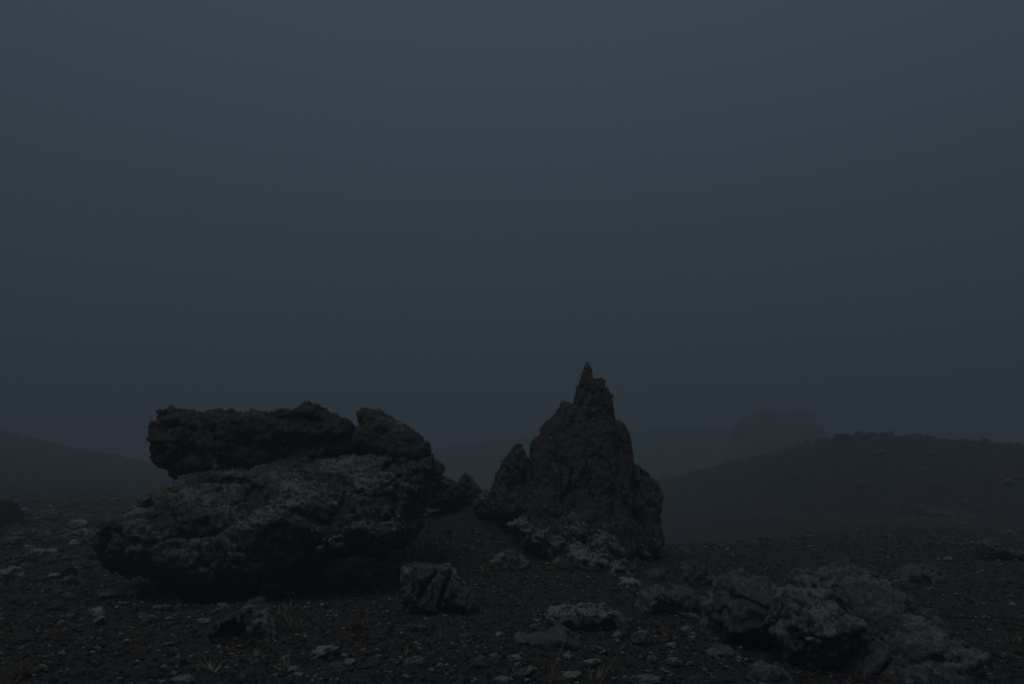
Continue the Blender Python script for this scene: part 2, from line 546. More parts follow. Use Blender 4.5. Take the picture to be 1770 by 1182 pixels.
class Lump:
    """a body with the outline poly (photograph pixels) standing in the vertical plane at distance D"""
    def __init__(s, poly, D, R_=0.4, front=0.6, back=0.6, p=2.4, lean=0.0, belly=None, near=0.5):
        s.P = [(q[0], q[2]) for q in (at(x, y, D - near * front) for x, y in poly)]
        s.D, s.R, s.f, s.b, s.p, s.lean = D, R_, front, back, p, lean
        xs = [q[0] for q in s.P]; zs = [q[1] for q in s.P]
        s.x0, s.x1, s.z0, s.z1 = min(xs), max(xs), min(zs), max(zs)
        s.belly = belly                     # (height share, forward share) pairs: how far the front stands out at each height
        s.y0, s.y1 = D - front * 1.15, D + back * 1.15
    def field(s, X, Y, Z):
        d = seg_poly_sdf(X[:, 0, :], Z[:, 0, :], s.P)[:, None, :]
        a = np.clip(1 + d / s.R, 0, None)
        hz = np.clip((Z - s.z0) / (s.z1 - s.z0), 0, 1)
        w = Y - s.D - s.lean * (hz - 0.5)
        fr = s.f
        if s.belly: fr = s.f * np.interp(hz, [q[0] for q in s.belly], [q[1] for q in s.belly])
        b = np.where(w < 0, -w / fr, w / s.b)
        return ((a ** s.p + b ** s.p) ** (1 / s.p) - 1) * min(s.R, s.f, s.b)

def smin(a, b, k):
    h = np.clip(0.5 + 0.5 * (b - a) / k, 0, 1)
    return b + (a - b) * h - k * h * (1 - h)

def cut_line(X, Y, Z, pts, width, D, reach):
    """a cleft that follows a pixel polyline, reaching into the rock from the front"""
    d = np.full(X[:, 0, :].shape, 1e9)
    W = [(q[0], q[2]) for q in (at(x, y, D) for x, y in pts)]
    x, z = X[:, 0, :], Z[:, 0, :]
    for (ax, az_), (bx, bz) in zip(W[:-1], W[1:]):
        ex, ez = bx - ax, bz - az_
        t = np.clip(((x - ax) * ex + (z - az_) * ez) / (ex * ex + ez * ez + 1e-12), 0, 1)
        d = np.minimum(d, np.hypot(x - ax - t * ex, z - az_ - t * ez))
    d = d[:, None, :] - width
    return np.maximum(d, (Y - reach) * 0.7)

def cut_ball(X, Y, Z, px, py, D, rx, ry, rz):
    c = at(px, py, D)
    q = np.sqrt(((X - c[0]) / rx) ** 2 + ((Y - c[1]) / ry) ** 2 + ((Z - c[2]) / rz) ** 2)
    return (q - 1) * min(rx, ry, rz)

def rock(name, lumps, mat, voxel=0.025, k=0.06, amp=0.10, freq=1.6, stretch=(1, 1, 1), facet=0.5, fine=0.02, ffreq=9.0, pits=0.0,
         cuts=(), seed=0.0, parent=None, origin=None, facet_freq=None, crack=0.5):
    pad = amp * 1.3 + voxel * 3
    x0 = min(l.x0 for l in lumps) - pad; x1 = max(l.x1 for l in lumps) + pad
    y0 = min(l.y0 - abs(l.lean) / 2 for l in lumps) - pad; y1 = max(l.y1 + abs(l.lean) / 2 for l in lumps) + pad
    z0 = min(l.z0 for l in lumps) - pad; z1 = max(l.z1 for l in lumps) + pad
    X, Y, Z = np.meshgrid(np.arange(x0, x1, voxel), np.arange(y0, y1, voxel), np.arange(z0, z1, voxel), indexing='ij')
    f = None
    for l in lumps:
        g_ = l.field(X, Y, Z)
        f = g_ if f is None else smin(f, g_, k)
    band = np.abs(f) < amp * 1.05 + voxel * 2
    P = np.stack([X[band], Y[band], Z[band]], 1).astype(np.float32)
    S = P * np.array(stretch, np.float32)
    warp = 0.18 * np.stack([perlin(S * freq * 1.3 + 31), perlin(S * freq * 1.3 + 57), perlin(S * freq * 1.3 + 83)], 1)
    Q = S + warp
    n = 0.55 * fbm(Q, freq, 3, 0.5, off=seed)
    if facet > 0:
        f1, f2, g1 = worley(Q, facet_freq or freq * 1.5, int(seed * 7) % 97)
        n = n + facet * 1.4 * g1 + facet * crack * np.exp(-((f2 - f1) / 0.10) ** 2)
    f[band] += (amp * (n + 0.06)).astype(f.dtype)
    for c in cuts:
        g_ = c(X, Y, Z)
        bb = np.abs(g_) < 0.08
        if bb.any():
            PB = np.stack([X[bb], Y[bb], Z[bb]], 1)
            g_[bb] += 0.03 * fbm(PB, 7, 2, off=seed + 40)
        f = np.maximum(f, -g_)
    V, F = surface_nets(f, np.array([x0, y0, z0]), voxel)
    V, F = biggest_piece(V, F)
    # clinker relief along the normals
    nn = vnormals(V, F)
    S = V * np.array(stretch)
    d = fine * (0.7 * fbm(S, ffreq, 3, 0.6, off=seed + 5) + 0.35 * fbm(S, ffreq * 0.6, 3, 0.55, ridged=True, off=seed + 9))
    f1, f2, g1 = worley(V + 0.03 * fbm(V, 11, 1)[:, None], ffreq * 1.15, 29)
    d = d + fine * 0.8 * g1
    if pits > 0:
        d = d - pits * np.clip(fbm(V, ffreq * 1.7, 2, off=seed + 21) - 0.12, 0, 1)
    V = V + nn * d[:, None]
    o = np.array([(V[:, 0].min() + V[:, 0].max()) / 2, (V[:, 1].min() + V[:, 1].max()) / 2, V[:, 2].min()]) if origin is None else np.array(origin)
    me = mesh_from(name, V - o, F)
    ob = link(name, me, mat)
    if parent is None: ob.location = o
    else: ob.parent = parent
    return ob

def base_depth(px, py):
    return hit(px, py)[1]

# ---- the great boulder
DB = 10.0
b_poly = [(250, 833), (265, 836), (283, 818), (320, 805), (420, 795), (500, 780), (560, 768), (640, 765), (700, 768), (738, 785), (748, 806), (738, 826), (730, 850),
          (726, 870), (722, 897), (707, 921), (690, 945), (655, 955), (609, 962), (560, 972), (535, 990), (505, 1012), (470, 1030), (400, 1040), (340, 1044), (291, 1034), (255, 1016),
          (229, 1000), (203, 984), (192, 957), (184, 936), (174, 922), (183, 908), (188, 888), (212, 866), (235, 849)]
boulder = rock("lava_boulder", [Lump(b_poly, DB, 0.75, 1.35, 1.15, 2.1, lean=0.7,
               belly=[(0, 0.55), (0.10, 0.80), (0.24, 1.02), (0.45, 1.06), (0.62, 0.95), (0.85, 0.72), (1, 0.55)], near=0.47)],
               M_BOULDER, 0.028, amp=0.17, freq=1.1, stretch=(0.8, 1, 1.3), facet=0.6, crack=0.35, fine=0.055, ffreq=9.5, pits=0.08, seed=2.0,
               cuts=[lambda X, Y, Z: cut_ball(X, Y, Z, 620, 1000, 9.3, 0.8, 0.7, 0.20),
                     lambda X, Y, Z: cut_ball(X, Y, Z, 235, 1010, 9.3, 0.45, 0.7, 0.12)])
tag(boulder, "huge lichen-spotted lava boulder with undercut base, carrying the flat dark slab", "boulder")

# ---- the slab on top
s_poly = [(288, 826), (274, 800), (266, 789), (270, 772), (269, 743), (278, 729), (283, 714), (301, 708), (326, 711), (347, 712), (380, 711), (401, 714), (421, 716),
          (440, 710), (455, 712), (489, 713), (506, 710), (516, 711), (523, 704), (532, 698), (545, 703), (558, 709), (579, 721), (596, 727), (604, 741), (612, 752), (640, 766), (650, 785), (600, 795), (562, 795), (529, 803),
          (489, 812), (424, 822), (367, 828), (310, 834)]
slab = rock("lava_slab", [Lump(s_poly, 10.3, 0.30, 0.58, 0.75, 3.0, lean=-0.1, belly=[(0, 0.55), (0.2, 0.85), (0.5, 1.0), (0.8, 0.95), (1, 0.7)], near=0.38)],
            M_SLAB, 0.025, amp=0.10, freq=1.7, stretch=(0.7, 1, 1.4), facet=0.75, crack=0.3, fine=0.050, ffreq=10, pits=0.06, seed=5.0,
            cuts=[lambda X, Y, Z: cut_ball(X, Y, Z, 505, 770, 9.6, 0.35, 0.30, 0.20)])
tag(slab, "long dark flat-topped lava slab lying on the huge boulder", "rock")

# ---- pointed block right of the notch
c_poly = [(610, 752), (619, 733), (615, 721), (616, 712), (631, 702), (653, 710), (677, 721), (700, 734), (721, 750), (729, 764), (740, 763), (742, 777), (738, 790),
          (725, 805), (690, 800), (640, 792), (605, 775)]
chunk = rock("lava_block", [Lump(c_poly, 10.15, 0.24, 0.42, 0.55, 2.4, lean=0.1, near=0.3)], M_CHUNK, 0.022, amp=0.06, freq=2.2, facet=0.4, fine=0.026, ffreq=9, pits=0.03, seed=8.0)
tag(chunk, "wedge-shaped lava block with a raised point, beside the notch of the slab", "rock")

# ---- the spire
DS = 11.9
column = [(1016, 646), (1026, 651), (1039, 651), (1049, 659), (1057, 676), (1062, 701), (1065, 730), (1070, 800), (984, 800), (988, 702), (995, 680), (1001, 664), (1008, 654)]
body = [(1060, 716), (1068, 740), (1076, 770), (1082, 800), (1088, 850), (1092, 900), (1095, 960), (1096, 1004),
        (1060, 1000), (1030, 985), (990, 972), (935, 952), (912, 930), (906, 890), (916, 830), (922, 788), (928, 766), (937, 743), (951, 723), (966, 710), (977, 697), (992, 697), (1030, 704)]
spire = rock("lava_spire", [Lump(column, DS + 0.15, 0.30, 0.42, 0.55, 2.5, lean=0.15, near=0.2),
                            Lump(body, DS, 0.42, 0.75, 0.95, 2.4, lean=0.5, belly=[(0, 1.25), (0.25, 1.1), (0.5, 0.9), (0.8, 0.75), (1, 0.6)], near=0.2)],
             M_SPIRE, 0.026, k=0.03, amp=0.10, freq=1.5, stretch=(1.25, 1.25, 0.65), facet=0.95, crack=0.4, fine=0.042, ffreq=8.0, pits=0.07, seed=14.0,
             cuts=[lambda X, Y, Z: cut_line(X, Y, Z, [(1018, 745), (1010, 800), (1016, 860)], 0.035, DS, DS - 0.45),
                   lambda X, Y, Z: cut_line(X, Y, Z, [(985, 735), (988, 800), (978, 850)], 0.03, DS, DS - 0.45),
                   lambda X, Y, Z: cut_line(X, Y, Z, [(1050, 790), (1052, 850), (1048, 890)], 0.035, DS, DS - 0.5)])
tag(spire, "tall pointed lava spire with cleft flanks and lichen around its foot", "rock spire")
so = np.array(spire.location)
tip = [(1016, 623), (1021, 634), (1025, 646), (1030, 668), (1000, 668), (1006, 646), (1009, 636), (1012, 629)]
rock("tip", [Lump(tip, DS + 0.1, 0.07, 0.09, 0.09, 2.4)], M_SPIRE, 0.012, amp=0.02, freq=6, facet=0.5, fine=0.012, ffreq=16, seed=3.0, parent=spire, origin=so)
flake = [(1060, 735), (1066, 726), (1072, 725), (1083, 736), (1088, 750), (1094, 777), (1096, 810), (1096, 880), (1070, 900), (1066, 830)]
rock("flake", [Lump(flake, DS - 0.02, 0.13, 0.28, 0.4, 2.4, lean=0.1)], M_SPIRE, 0.022, amp=0.05, freq=2.6, stretch=(1.2, 1.2, .6), facet=0.5, fine=0.025, ffreq=9, seed=17.0, parent=spire, origin=so)
butt = [(1084, 815), (1094, 801), (1102, 802), (1118, 815), (1133, 827), (1147, 850), (1149, 872), (1145, 905), (1147, 945), (1138, 968), (1120, 985), (1095, 1000), (1088, 960), (1085, 880)]
rock("buttress", [Lump(butt, DS + 0.1, 0.26, 0.45, 0.6, 2.3, lean=0.15)], M_SPIRE, 0.024, amp=0.09, freq=2.1, stretch=(1.1, 1.1, .8), facet=0.6, fine=0.036, ffreq=8, pits=0.03, seed=21.0, parent=spire, origin=so,
     cuts=[lambda X, Y, Z: cut_ball(X, Y, Z, 1108, 972, DS - 0.3, 0.13, 0.3, 0.16)])
shou = [(845, 856), (851, 838), (858, 817), (869, 796), (884, 783), (889, 768), (903, 768), (909, 784), (918, 800), (925, 860), (930, 930), (905, 928), (880, 912), (850, 892)]
rock("shoulder", [Lump(shou, DS + 0.15, 0.24, 0.45, 0.55, 2.3, lean=0.2)], M_SPIRE, 0.024, amp=0.08, freq=2.3, stretch=(1.1, 1.1, .8), facet=0.6, fine=0.034, ffreq=8, pits=0.03, seed=25.0, parent=spire, origin=so)

apr = [(884, 908), (905, 895), (940, 882), (990, 876), (1040, 884), (1085, 900), (1093, 950), (1092, 1010), (1050, 1004), (1000, 985), (945, 966), (905, 940)]
rock("apron", [Lump(apr, DS - 0.72, 0.3, 0.40, 0.7, 2.0, lean=0.75)], rock_mat("apron_lava", lichen=0.72, dark=(.055, .045, .04), light=(.18, .15, .13)), 0.024, amp=0.10, freq=2.6, facet=0.7, fine=0.045, ffreq=9, pits=0.04, seed=27.0, parent=spire, origin=so)

# ---- rocks along the saddle of the mound
def rockpx(name, poly, label, mat, D=None, base=None, R_=0.12, front=0.2, back=0.25, p=2.3, voxel=0.018, amp=0.05, freq=3.5, facet=0.6, fine=0.02, ffreq=12, seed=1.0, lean=0.0, cat="rock",
           stretch=(1, 1, 1), pits=0.0, cuts=(), group=None, belly=None, near=0.5):
    if D is None:
        bx, by = base
        D = hit(bx, by)[1] + front * 0.6
    o = rock(name, [Lump(poly, D, R_, front, back, p, lean, belly, near)], mat, voxel, amp=amp, freq=freq, facet=facet, fine=fine, ffreq=ffreq, seed=seed, stretch=stretch, pits=pits, cuts=cuts)
    return tag(o, label, cat, group)

rockpx("lava_rock", [(724, 820), (748, 806), (756, 818), (768, 824), (782, 832), (792, 836), (800, 848), (796, 872), (760, 880), (722, 870)],
       "jagged low rock wall descending from the huge boulder to the cinder saddle", M_CHUNK, D=12.6, R_=0.18, front=0.35, back=0.4, amp=0.07, seed=31)
rockpx("lava_rock", [(783, 850), (792, 838), (795, 825), (804, 816), (812, 822), (818, 832), (826, 838), (832, 848), (842, 848), (848, 862), (840, 876), (786, 876)],
       "small knobbed rock standing on the cinder saddle between boulder and spire", M_CHUNK, D=13.0, R_=0.14, front=0.25, back=0.3, amp=0.05, seed=33)
rockpx("lava_rock", [(818, 868), (836, 852), (852, 850), (862, 868), (862, 890), (836, 896), (820, 886)],
       "grey rock tucked against the shoulder of the spire at the saddle", M_MIDDLE, D=12.2, R_=0.12, front=0.25, back=0.3, amp=0.05, seed=35)

# ---- split rock in the foreground
dsp = hit(760, 1062)[1] + 0.22
rockpx("split_rock", [(690, 1040), (694, 1010), (692, 985), (700, 976), (712, 974), (730, 979), (745, 980), (758, 978), (772, 973), (778, 984), (786, 1000), (799, 1014), (812, 1020), (820, 1032),
                      (823, 1046), (812, 1070), (785, 1080), (750, 1070), (715, 1058)],
       "grey rock split by two deep clefts, alone on cinder before the boulder", M_MIDDLE, D=dsp, R_=0.20, front=0.32, back=0.32, p=2.6, voxel=0.014, amp=0.06, freq=3.6, facet=0.45, fine=0.016, ffreq=15, pits=0.02, seed=41,
       cuts=[lambda X, Y, Z: cut_line(X, Y, Z, [(757, 985), (745, 1002), (731, 1022), (728, 1046)], 0.026, dsp, dsp - 0.05),
             lambda X, Y, Z: cut_line(X, Y, Z, [(780, 990), (770, 1015), (764, 1042), (762, 1060)], 0.030, dsp, dsp - 0.05),
             lambda X, Y, Z: cut_ball(X, Y, Z, 782, 1066, dsp - 0.30, 0.20, 0.24, 0.11)])
# ---- hollow rock
dh = hit(420, 1112)[1] + 0.2
rockpx("hollow_rock", [(355, 1106), (362, 1090), (370, 1076), (382, 1063), (403, 1060), (414, 1052), (422, 1045), (437, 1044), (446, 1057), (455, 1066), (463, 1076), (472, 1100), (474, 1124), (360, 1126)],
       "low rock with a dark hollow in its face and a lichen rim", M_MIDDLE, D=dh, R_=0.14, front=0.28, back=0.28, p=2.4, voxel=0.013, amp=0.05, freq=4, facet=0.5, fine=0.015, ffreq=16, seed=43,
       cuts=[lambda X, Y, Z: cut_ball(X, Y, Z, 396, 1102, dh - 0.28, 0.17, 0.26, 0.16), lambda X, Y, Z: cut_ball(X, Y, Z, 448, 1104, dh - 0.28, 0.09, 0.12, 0.12)])

# ---- outcrop at the lower right
dA = hit(1285, 1128)[1] + 0.45
rockpx("lava_boulder", [(1226, 1135), (1226, 1110), (1232, 1080), (1222, 1052), (1236, 1020), (1246, 1003), (1262, 992), (1282, 990), (1308, 997), (1339, 999), (1356, 1020), (1362, 1060), (1356, 1100), (1335, 1120), (1300, 1130), (1262, 1140)],
       "dark knobbly boulder, first of three leaning together, with overhung shadowy foot", M_DARK, D=dA, R_=0.28, front=0.5, back=0.45, p=2.3, voxel=0.017, amp=0.085, freq=2.2, facet=0.75, fine=0.028, ffreq=13, pits=0.03, seed=51,
       near=0.25, belly=[(0, 0.3), (0.25, 0.55), (0.45, 1.0), (0.7, 0.95), (1, 0.6)], cat="boulder",
       cuts=[lambda X, Y, Z: cut_ball(X, Y, Z, 1262, 1124, dA - 0.45, 0.20, 0.35, 0.14), lambda X, Y, Z: cut_ball(X, Y, Z, 1255, 1065, dA - 0.45, 0.07, 0.2, 0.15)])
dB_ = hit(1412, 1166)[1] + 0.30
rockpx("lava_boulder", [(1342, 1096), (1346, 1060), (1354, 1030), (1358, 1019), (1388, 1016), (1402, 1006), (1418, 1006), (1430, 1012), (1455, 1032), (1466, 1050), (1478, 1070), (1470, 1110), (1452, 1142), (1420, 1178), (1395, 1174), (1362, 1138)],
       "pale lichen-topped boulder wedged in the middle of the three leaning together", rock_mat("pale_topped_lava", dark=(0.08, 0.072, 0.068), light=(0.32, 0.285, 0.265), lichen=0.78, lichen_col=(0.64, 0.66, 0.62), warmth=0.05), D=dB_, R_=0.24, front=0.45, back=0.4, p=2.3, voxel=0.016, amp=0.075, freq=2.4, facet=0.75, fine=0.024, ffreq=14, pits=0.02, seed=53,
       near=0.25, belly=[(0, 0.35), (0.3, 0.7), (0.55, 1.0), (0.8, 0.85), (1, 0.5)], cat="boulder", stretch=(1.2, 1, .8))
dC = hit(1560, 1190)[1] + 0.6
rockpx("lava_boulder", [(1466, 1062), (1474, 1034), (1490, 1010), (1512, 994), (1535, 990), (1556, 1004), (1572, 1018), (1609, 1038), (1635, 1065), (1660, 1093), (1690, 1117), (1688, 1135), (1664, 1150), (1658, 1185),
                        (1645, 1240), (1560, 1270), (1480, 1260), (1444, 1210), (1450, 1160), (1474, 1130), (1484, 1090)],
       "broad dark pitted boulder sloping down, last and largest of three leaning together", M_DARK, D=dC + 0.12, R_=0.36, front=0.55, back=0.7, p=2.3, voxel=0.017, amp=0.085, freq=2.0, facet=0.75, fine=0.028, ffreq=13, pits=0.03, seed=57, lean=0.7, cat="boulder",
       near=0.3, belly=[(0, 0.8), (0.3, 1.0), (0.6, 0.9), (1, 0.6)])
rockpx("lava_rock", [(1374, 1002), (1384, 990), (1396, 984), (1412, 989), (1430, 993), (1458, 987), (1480, 988), (1495, 985), (1520, 992), (1540, 1004), (1550, 1030), (1380, 1030)],
       "low jagged ridge of rock behind the pale-topped boulder", M_DARK, D=hit(1450, 1030)[1], R_=0.14, front=0.25, back=0.35, amp=0.06, seed=59, voxel=0.016)

# ---- medium rocks, each as outlined in the photograph
rockpx("lava_rock", [(845, 978), (850, 968), (866, 954), (889, 953), (905, 964), (918, 973), (912, 984), (880, 990), (850, 990)],
       "low humped lichen rock on the cinder slope before the spire", M_MIDDLE, base=(880, 984), R_=0.10, front=0.22, back=0.22, amp=0.04, seed=61, voxel=0.015)
rockpx("lava_rock", [(942, 1064), (952, 1054), (963, 1049), (985, 1050), (1013, 1050), (1040, 1050), (1057, 1052), (1071, 1062), (1074, 1078), (1066, 1092), (1040, 1098), (998, 1098), (955, 1090)],
       "flat-topped ledge rock with a white lichen rim behind the flower heads", M_LEDGE, base=(1010, 1090), R_=0.10, front=0.22, back=0.25, amp=0.045, seed=63, voxel=0.013, belly=[(0, .4), (.5, .8), (1, 1)])
rockpx("lava_rock", [(1066, 1066), (1080, 1064), (1095, 1074), (1103, 1092), (1096, 1104), (1072, 1106), (1066, 1090)],
       "narrow grey rock abutting the end of the white-rimmed ledge rock", M_MIDDLE, base=(1084, 1101), R_=0.08, front=0.14, back=0.16, amp=0.035, seed=65, voxel=0.012)
rockpx("saddle_rock", [(884, 1118), (888, 1100), (897, 1097), (910, 1101), (926, 1101), (942, 1099), (952, 1090), (963, 1083), (976, 1084), (986, 1091), (1001, 1106), (1012, 1120), (1022, 1136), (1012, 1146), (990, 1136), (971, 1122), (936, 1122), (904, 1122)],
       "smooth blue-grey rock curved like a saddle in front of the flower heads", rock_mat("smooth_grey_lava", (0.12, 0.112, 0.112), (0.22, 0.205, 0.20), lichen=0.3, bump=0.6, warmth=0.0), base=(950, 1117), R_=0.08, front=0.16, back=0.16, amp=0.035, facet=0.5, fine=0.012, seed=67, voxel=0.011)
rockpx("lava_rock", [(1106, 1052), (1112, 1030), (1124, 1016), (1142, 1015), (1165, 1020), (1185, 1016), (1206, 1022), (1222, 1040), (1218, 1062), (1160, 1066), (1115, 1064)],
       "rough low dark rock leading up to the three leaning boulders", M_DARK, base=(1160, 1058), R_=0.14, front=0.28, back=0.3, amp=0.07, seed=69, voxel=0.015)
rockpx("lava_rock", [(1176, 1004), (1180, 982), (1192, 970), (1208, 972), (1222, 984), (1240, 996), (1250, 1010), (1215, 1016), (1180, 1014)],
       "pointed grey rock just behind the first of the three leaning boulders", M_MIDDLE, base=(1210, 1008), R_=0.12, front=0.22, back=0.25, amp=0.06, seed=71, voxel=0.015)
rockpx("lava_rock", [(1070, 1012), (1078, 1001), (1096, 1000), (1110, 1008), (1108, 1018), (1080, 1020)],
       "flat lichen stone at the near corner of the spire's foot", M_PALE, base=(1090, 1012), R_=0.07, front=0.18, back=0.18, amp=0.03, seed=73, voxel=0.013)
rockpx("lava_rock", [(1112, 1000), (1120, 990), (1138, 984), (1150, 986), (1152, 1000), (1130, 1006)],
       "small stone below the dark hole in the spire's buttress", M_MIDDLE, base=(1132, 1000), R_=0.08, front=0.16, back=0.2, amp=0.035, seed=75, voxel=0.014)
rockpx("lava_rock", [(950, 984), (956, 970), (968, 964), (984, 968), (994, 980), (985, 990), (960, 992)],
       "rounded grey stone below the lichened apron of the spire", M_MIDDLE, base=(972, 984), R_=0.09, front=0.16, back=0.2, amp=0.035, seed=77, voxel=0.014)
rockpx("lava_rock", [(1560, 1004), (1566, 988), (1580, 980), (1604, 979), (1622, 982), (1640, 992), (1644, 1010), (1600, 1016)],
       "low dim rock on the slope just beyond the largest leaning boulder", M_DARK, base=(1602, 1006), R_=0.14, front=0.28, back=0.3, amp=0.07, seed=79, voxel=0.018)
rockpx("lava_rock", [(1706, 962), (1712, 944), (1730, 937), (1756, 940), (1786, 950), (1800, 970), (1750, 974)],
       "pale-flecked rock low on the stony hillside at the frame's edge", M_RUBBLE, base=(1745, 968), R_=0.2, front=0.4, back=0.4, amp=0.10, freq=2.4, seed=81, voxel=0.025)
rockpx("dark_boulder", [(-30, 912), (-34, 884), (-18, 868), (10, 864), (24, 874), (30, 892), (26, 912), (0, 920)],
       "rounded dark boulder cut by the frame on the misty stone plain", rock_mat("black_lava", (0.012, 0.010, 0.009), (0.05, 0.042, 0.038), lichen=0.0, warmth=0.0), base=(8, 912), R_=0.25, front=0.35, back=0.45, near=0.1, amp=0.06, freq=2.2, seed=83, voxel=0.022, cat="boulder")
for k, (poly, lab) in enumerate([
        ([(170, 1034), (178, 1022), (200, 1015), (236, 1013), (252, 1020), (246, 1032), (205, 1038)], "thin layered grey plates in front of the huge boulder's overhanging end"),
        ([(120, 944), (126, 934), (146, 928), (168, 930), (174, 940), (160, 948)], "flat pale ledge stone just behind the huge boulder's outer end"),
        ([(1224, 1142), (1228, 1128), (1244, 1120), (1266, 1124), (1282, 1138), (1276, 1150), (1240, 1152)], "flat grey stone lying under the first leaning boulder's overhang"),
        ([(1306, 1190), (1316, 1168), (1340, 1160), (1366, 1166), (1380, 1188), (1350, 1200)], "broad flat stone at the frame's bottom below the leaning boulders"),
        ([(612, 1002), (618, 990), (630, 986), (640, 994), (640, 1004), (626, 1008)], "small dim stone on cinder just under the huge boulder's undercut")]):
    rockpx("flat_stone", poly, lab, M_MIDDLE, base=((poly[0][0] + poly[-2][0]) / 2, poly[0][1] - 2), R_=0.09, front=0.2, back=0.2, amp=0.04, seed=91 + k * 2, voxel=0.014, stretch=(0.6, 0.6, 2.0), cat="stone")

# twin-humped knoll far behind
rockpx("rock_knoll", [(1262, 820), (1275, 770), (1286, 738), (1302, 716), (1326, 702), (1346, 710), (1364, 714), (1390, 706), (1414, 716), (1430, 744), (1450, 780), (1470, 820)],
       "faint twin-humped rock knoll looming in the mist above the stony hill", M_FAR, D=106, R_=4.4, front=5.5, back=6, p=2.0, voxel=0.36, amp=0.75, freq=0.4, facet=0.4, fine=0.25, ffreq=0.8, seed=95, cat="knoll")

# ------------------------------------------------------------------ loose stones
def icosphere(sub):
    t = (1 + 5 ** .5) / 2
    V = [(-1, t, 0), (1, t, 0), (-1, -t, 0), (1, -t, 0), (0, -1, t), (0, 1, t), (0, -1, -t), (0, 1, -t), (t, 0, -1), (t, 0, 1), (-t, 0, -1), (-t, 0, 1)]
    F = [(0, 11, 5), (0, 5, 1), (0, 1, 7), (0, 7, 10), (0, 10, 11), (1, 5, 9), (5, 11, 4), (11, 10, 2), (10, 7, 6), (7, 1, 8), (3, 9, 4), (3, 4, 2), (3, 2, 6), (3, 6, 8), (3, 8, 9),
         (4, 9, 5), (2, 4, 11), (6, 2, 10), (8, 6, 7), (9, 8, 1)]
    V = [np.array(v) / np.linalg.norm(v) for v in V]
    for _ in range(sub):
        cache = {}; G = []
        def midp(a, b):
            kk = (min(a, b), max(a, b))
            if kk not in cache:
                m = V[a] + V[b]; V.append(m / np.linalg.norm(m)); cache[kk] = len(V) - 1
            return cache[kk]
        for a, b, c in F:
            ab, bc, ca = midp(a, b), midp(b, c), midp(c, a)
            G += [(a, ab, ca), (b, bc, ab), (c, ca, bc), (ab, bc, ca)]
        F = G
    return np.array(V), np.array(F)

ICO = {s: icosphere(s) for s in (0, 1, 2, 3, 4)}

def stone_verts(sub, seed, round_=0.15):
    """an angular stone: a ball cut by random planes, then roughened; unit half-size"""
    r_ = np.random.default_rng(seed)
    V, F = ICO[sub]
    n = r_.normal(size=(13, 3)); n /= np.linalg.norm(n, axis=1)[:, None]
    dd = r_.uniform(0.62, 0.95, 13)
    dot = V @ n.T
    rad = np.min(np.where(dot > 0.05, dd / np.maximum(dot, 0.05), 9), axis=1)
    rad = np.minimum(rad, 1.15) * (1 - round_) + 0.85 * round_
    P = V * rad[:, None]
    P = P * (1 + 0.20 * fbm(P, 1.7, 3, off=seed * 1.7) + 0.13 * fbm(P, 4.5, 3, 0.6, off=seed * 2.3))[:, None]
    return P, F

STONE_ME = {}
def stone_mesh(kind, mat):
    key = (kind, mat.name)
    if key not in STONE_ME:
        P, F = stone_verts(3, 100 + kind)
        me = mesh_from("stone", P, F); me.materials.append(mat)
        STONE_ME[key] = me
    return STONE_ME[key]

def put_stone(px, py, wpx, hpx, mat, kind, label, group=None, rz=None, tilt=None, name="stone", at_xyz=None):
    """a stone of wpx x hpx photograph pixels whose foot is at (px, py)"""
    x, y, z = at_xyz if at_xyz is not None else hit(px, py)
    s = y / FPX
    w, h = wpx * s / 2, hpx * s / 2
    o = link(name, stone_mesh(kind, mat))
    o.scale = (w * 1.1, w * random.uniform(0.75, 1.1), h * 1.25)
    o.rotation_euler = (random.uniform(-.2, .2), random.uniform(-.2, .2) if tilt is None else tilt, random.uniform(-.5, .5) if rz is None else rz)
    o.location = (x, y + w * 0.4, z + h * 0.62)
    return tag(o, label, "stone", group)

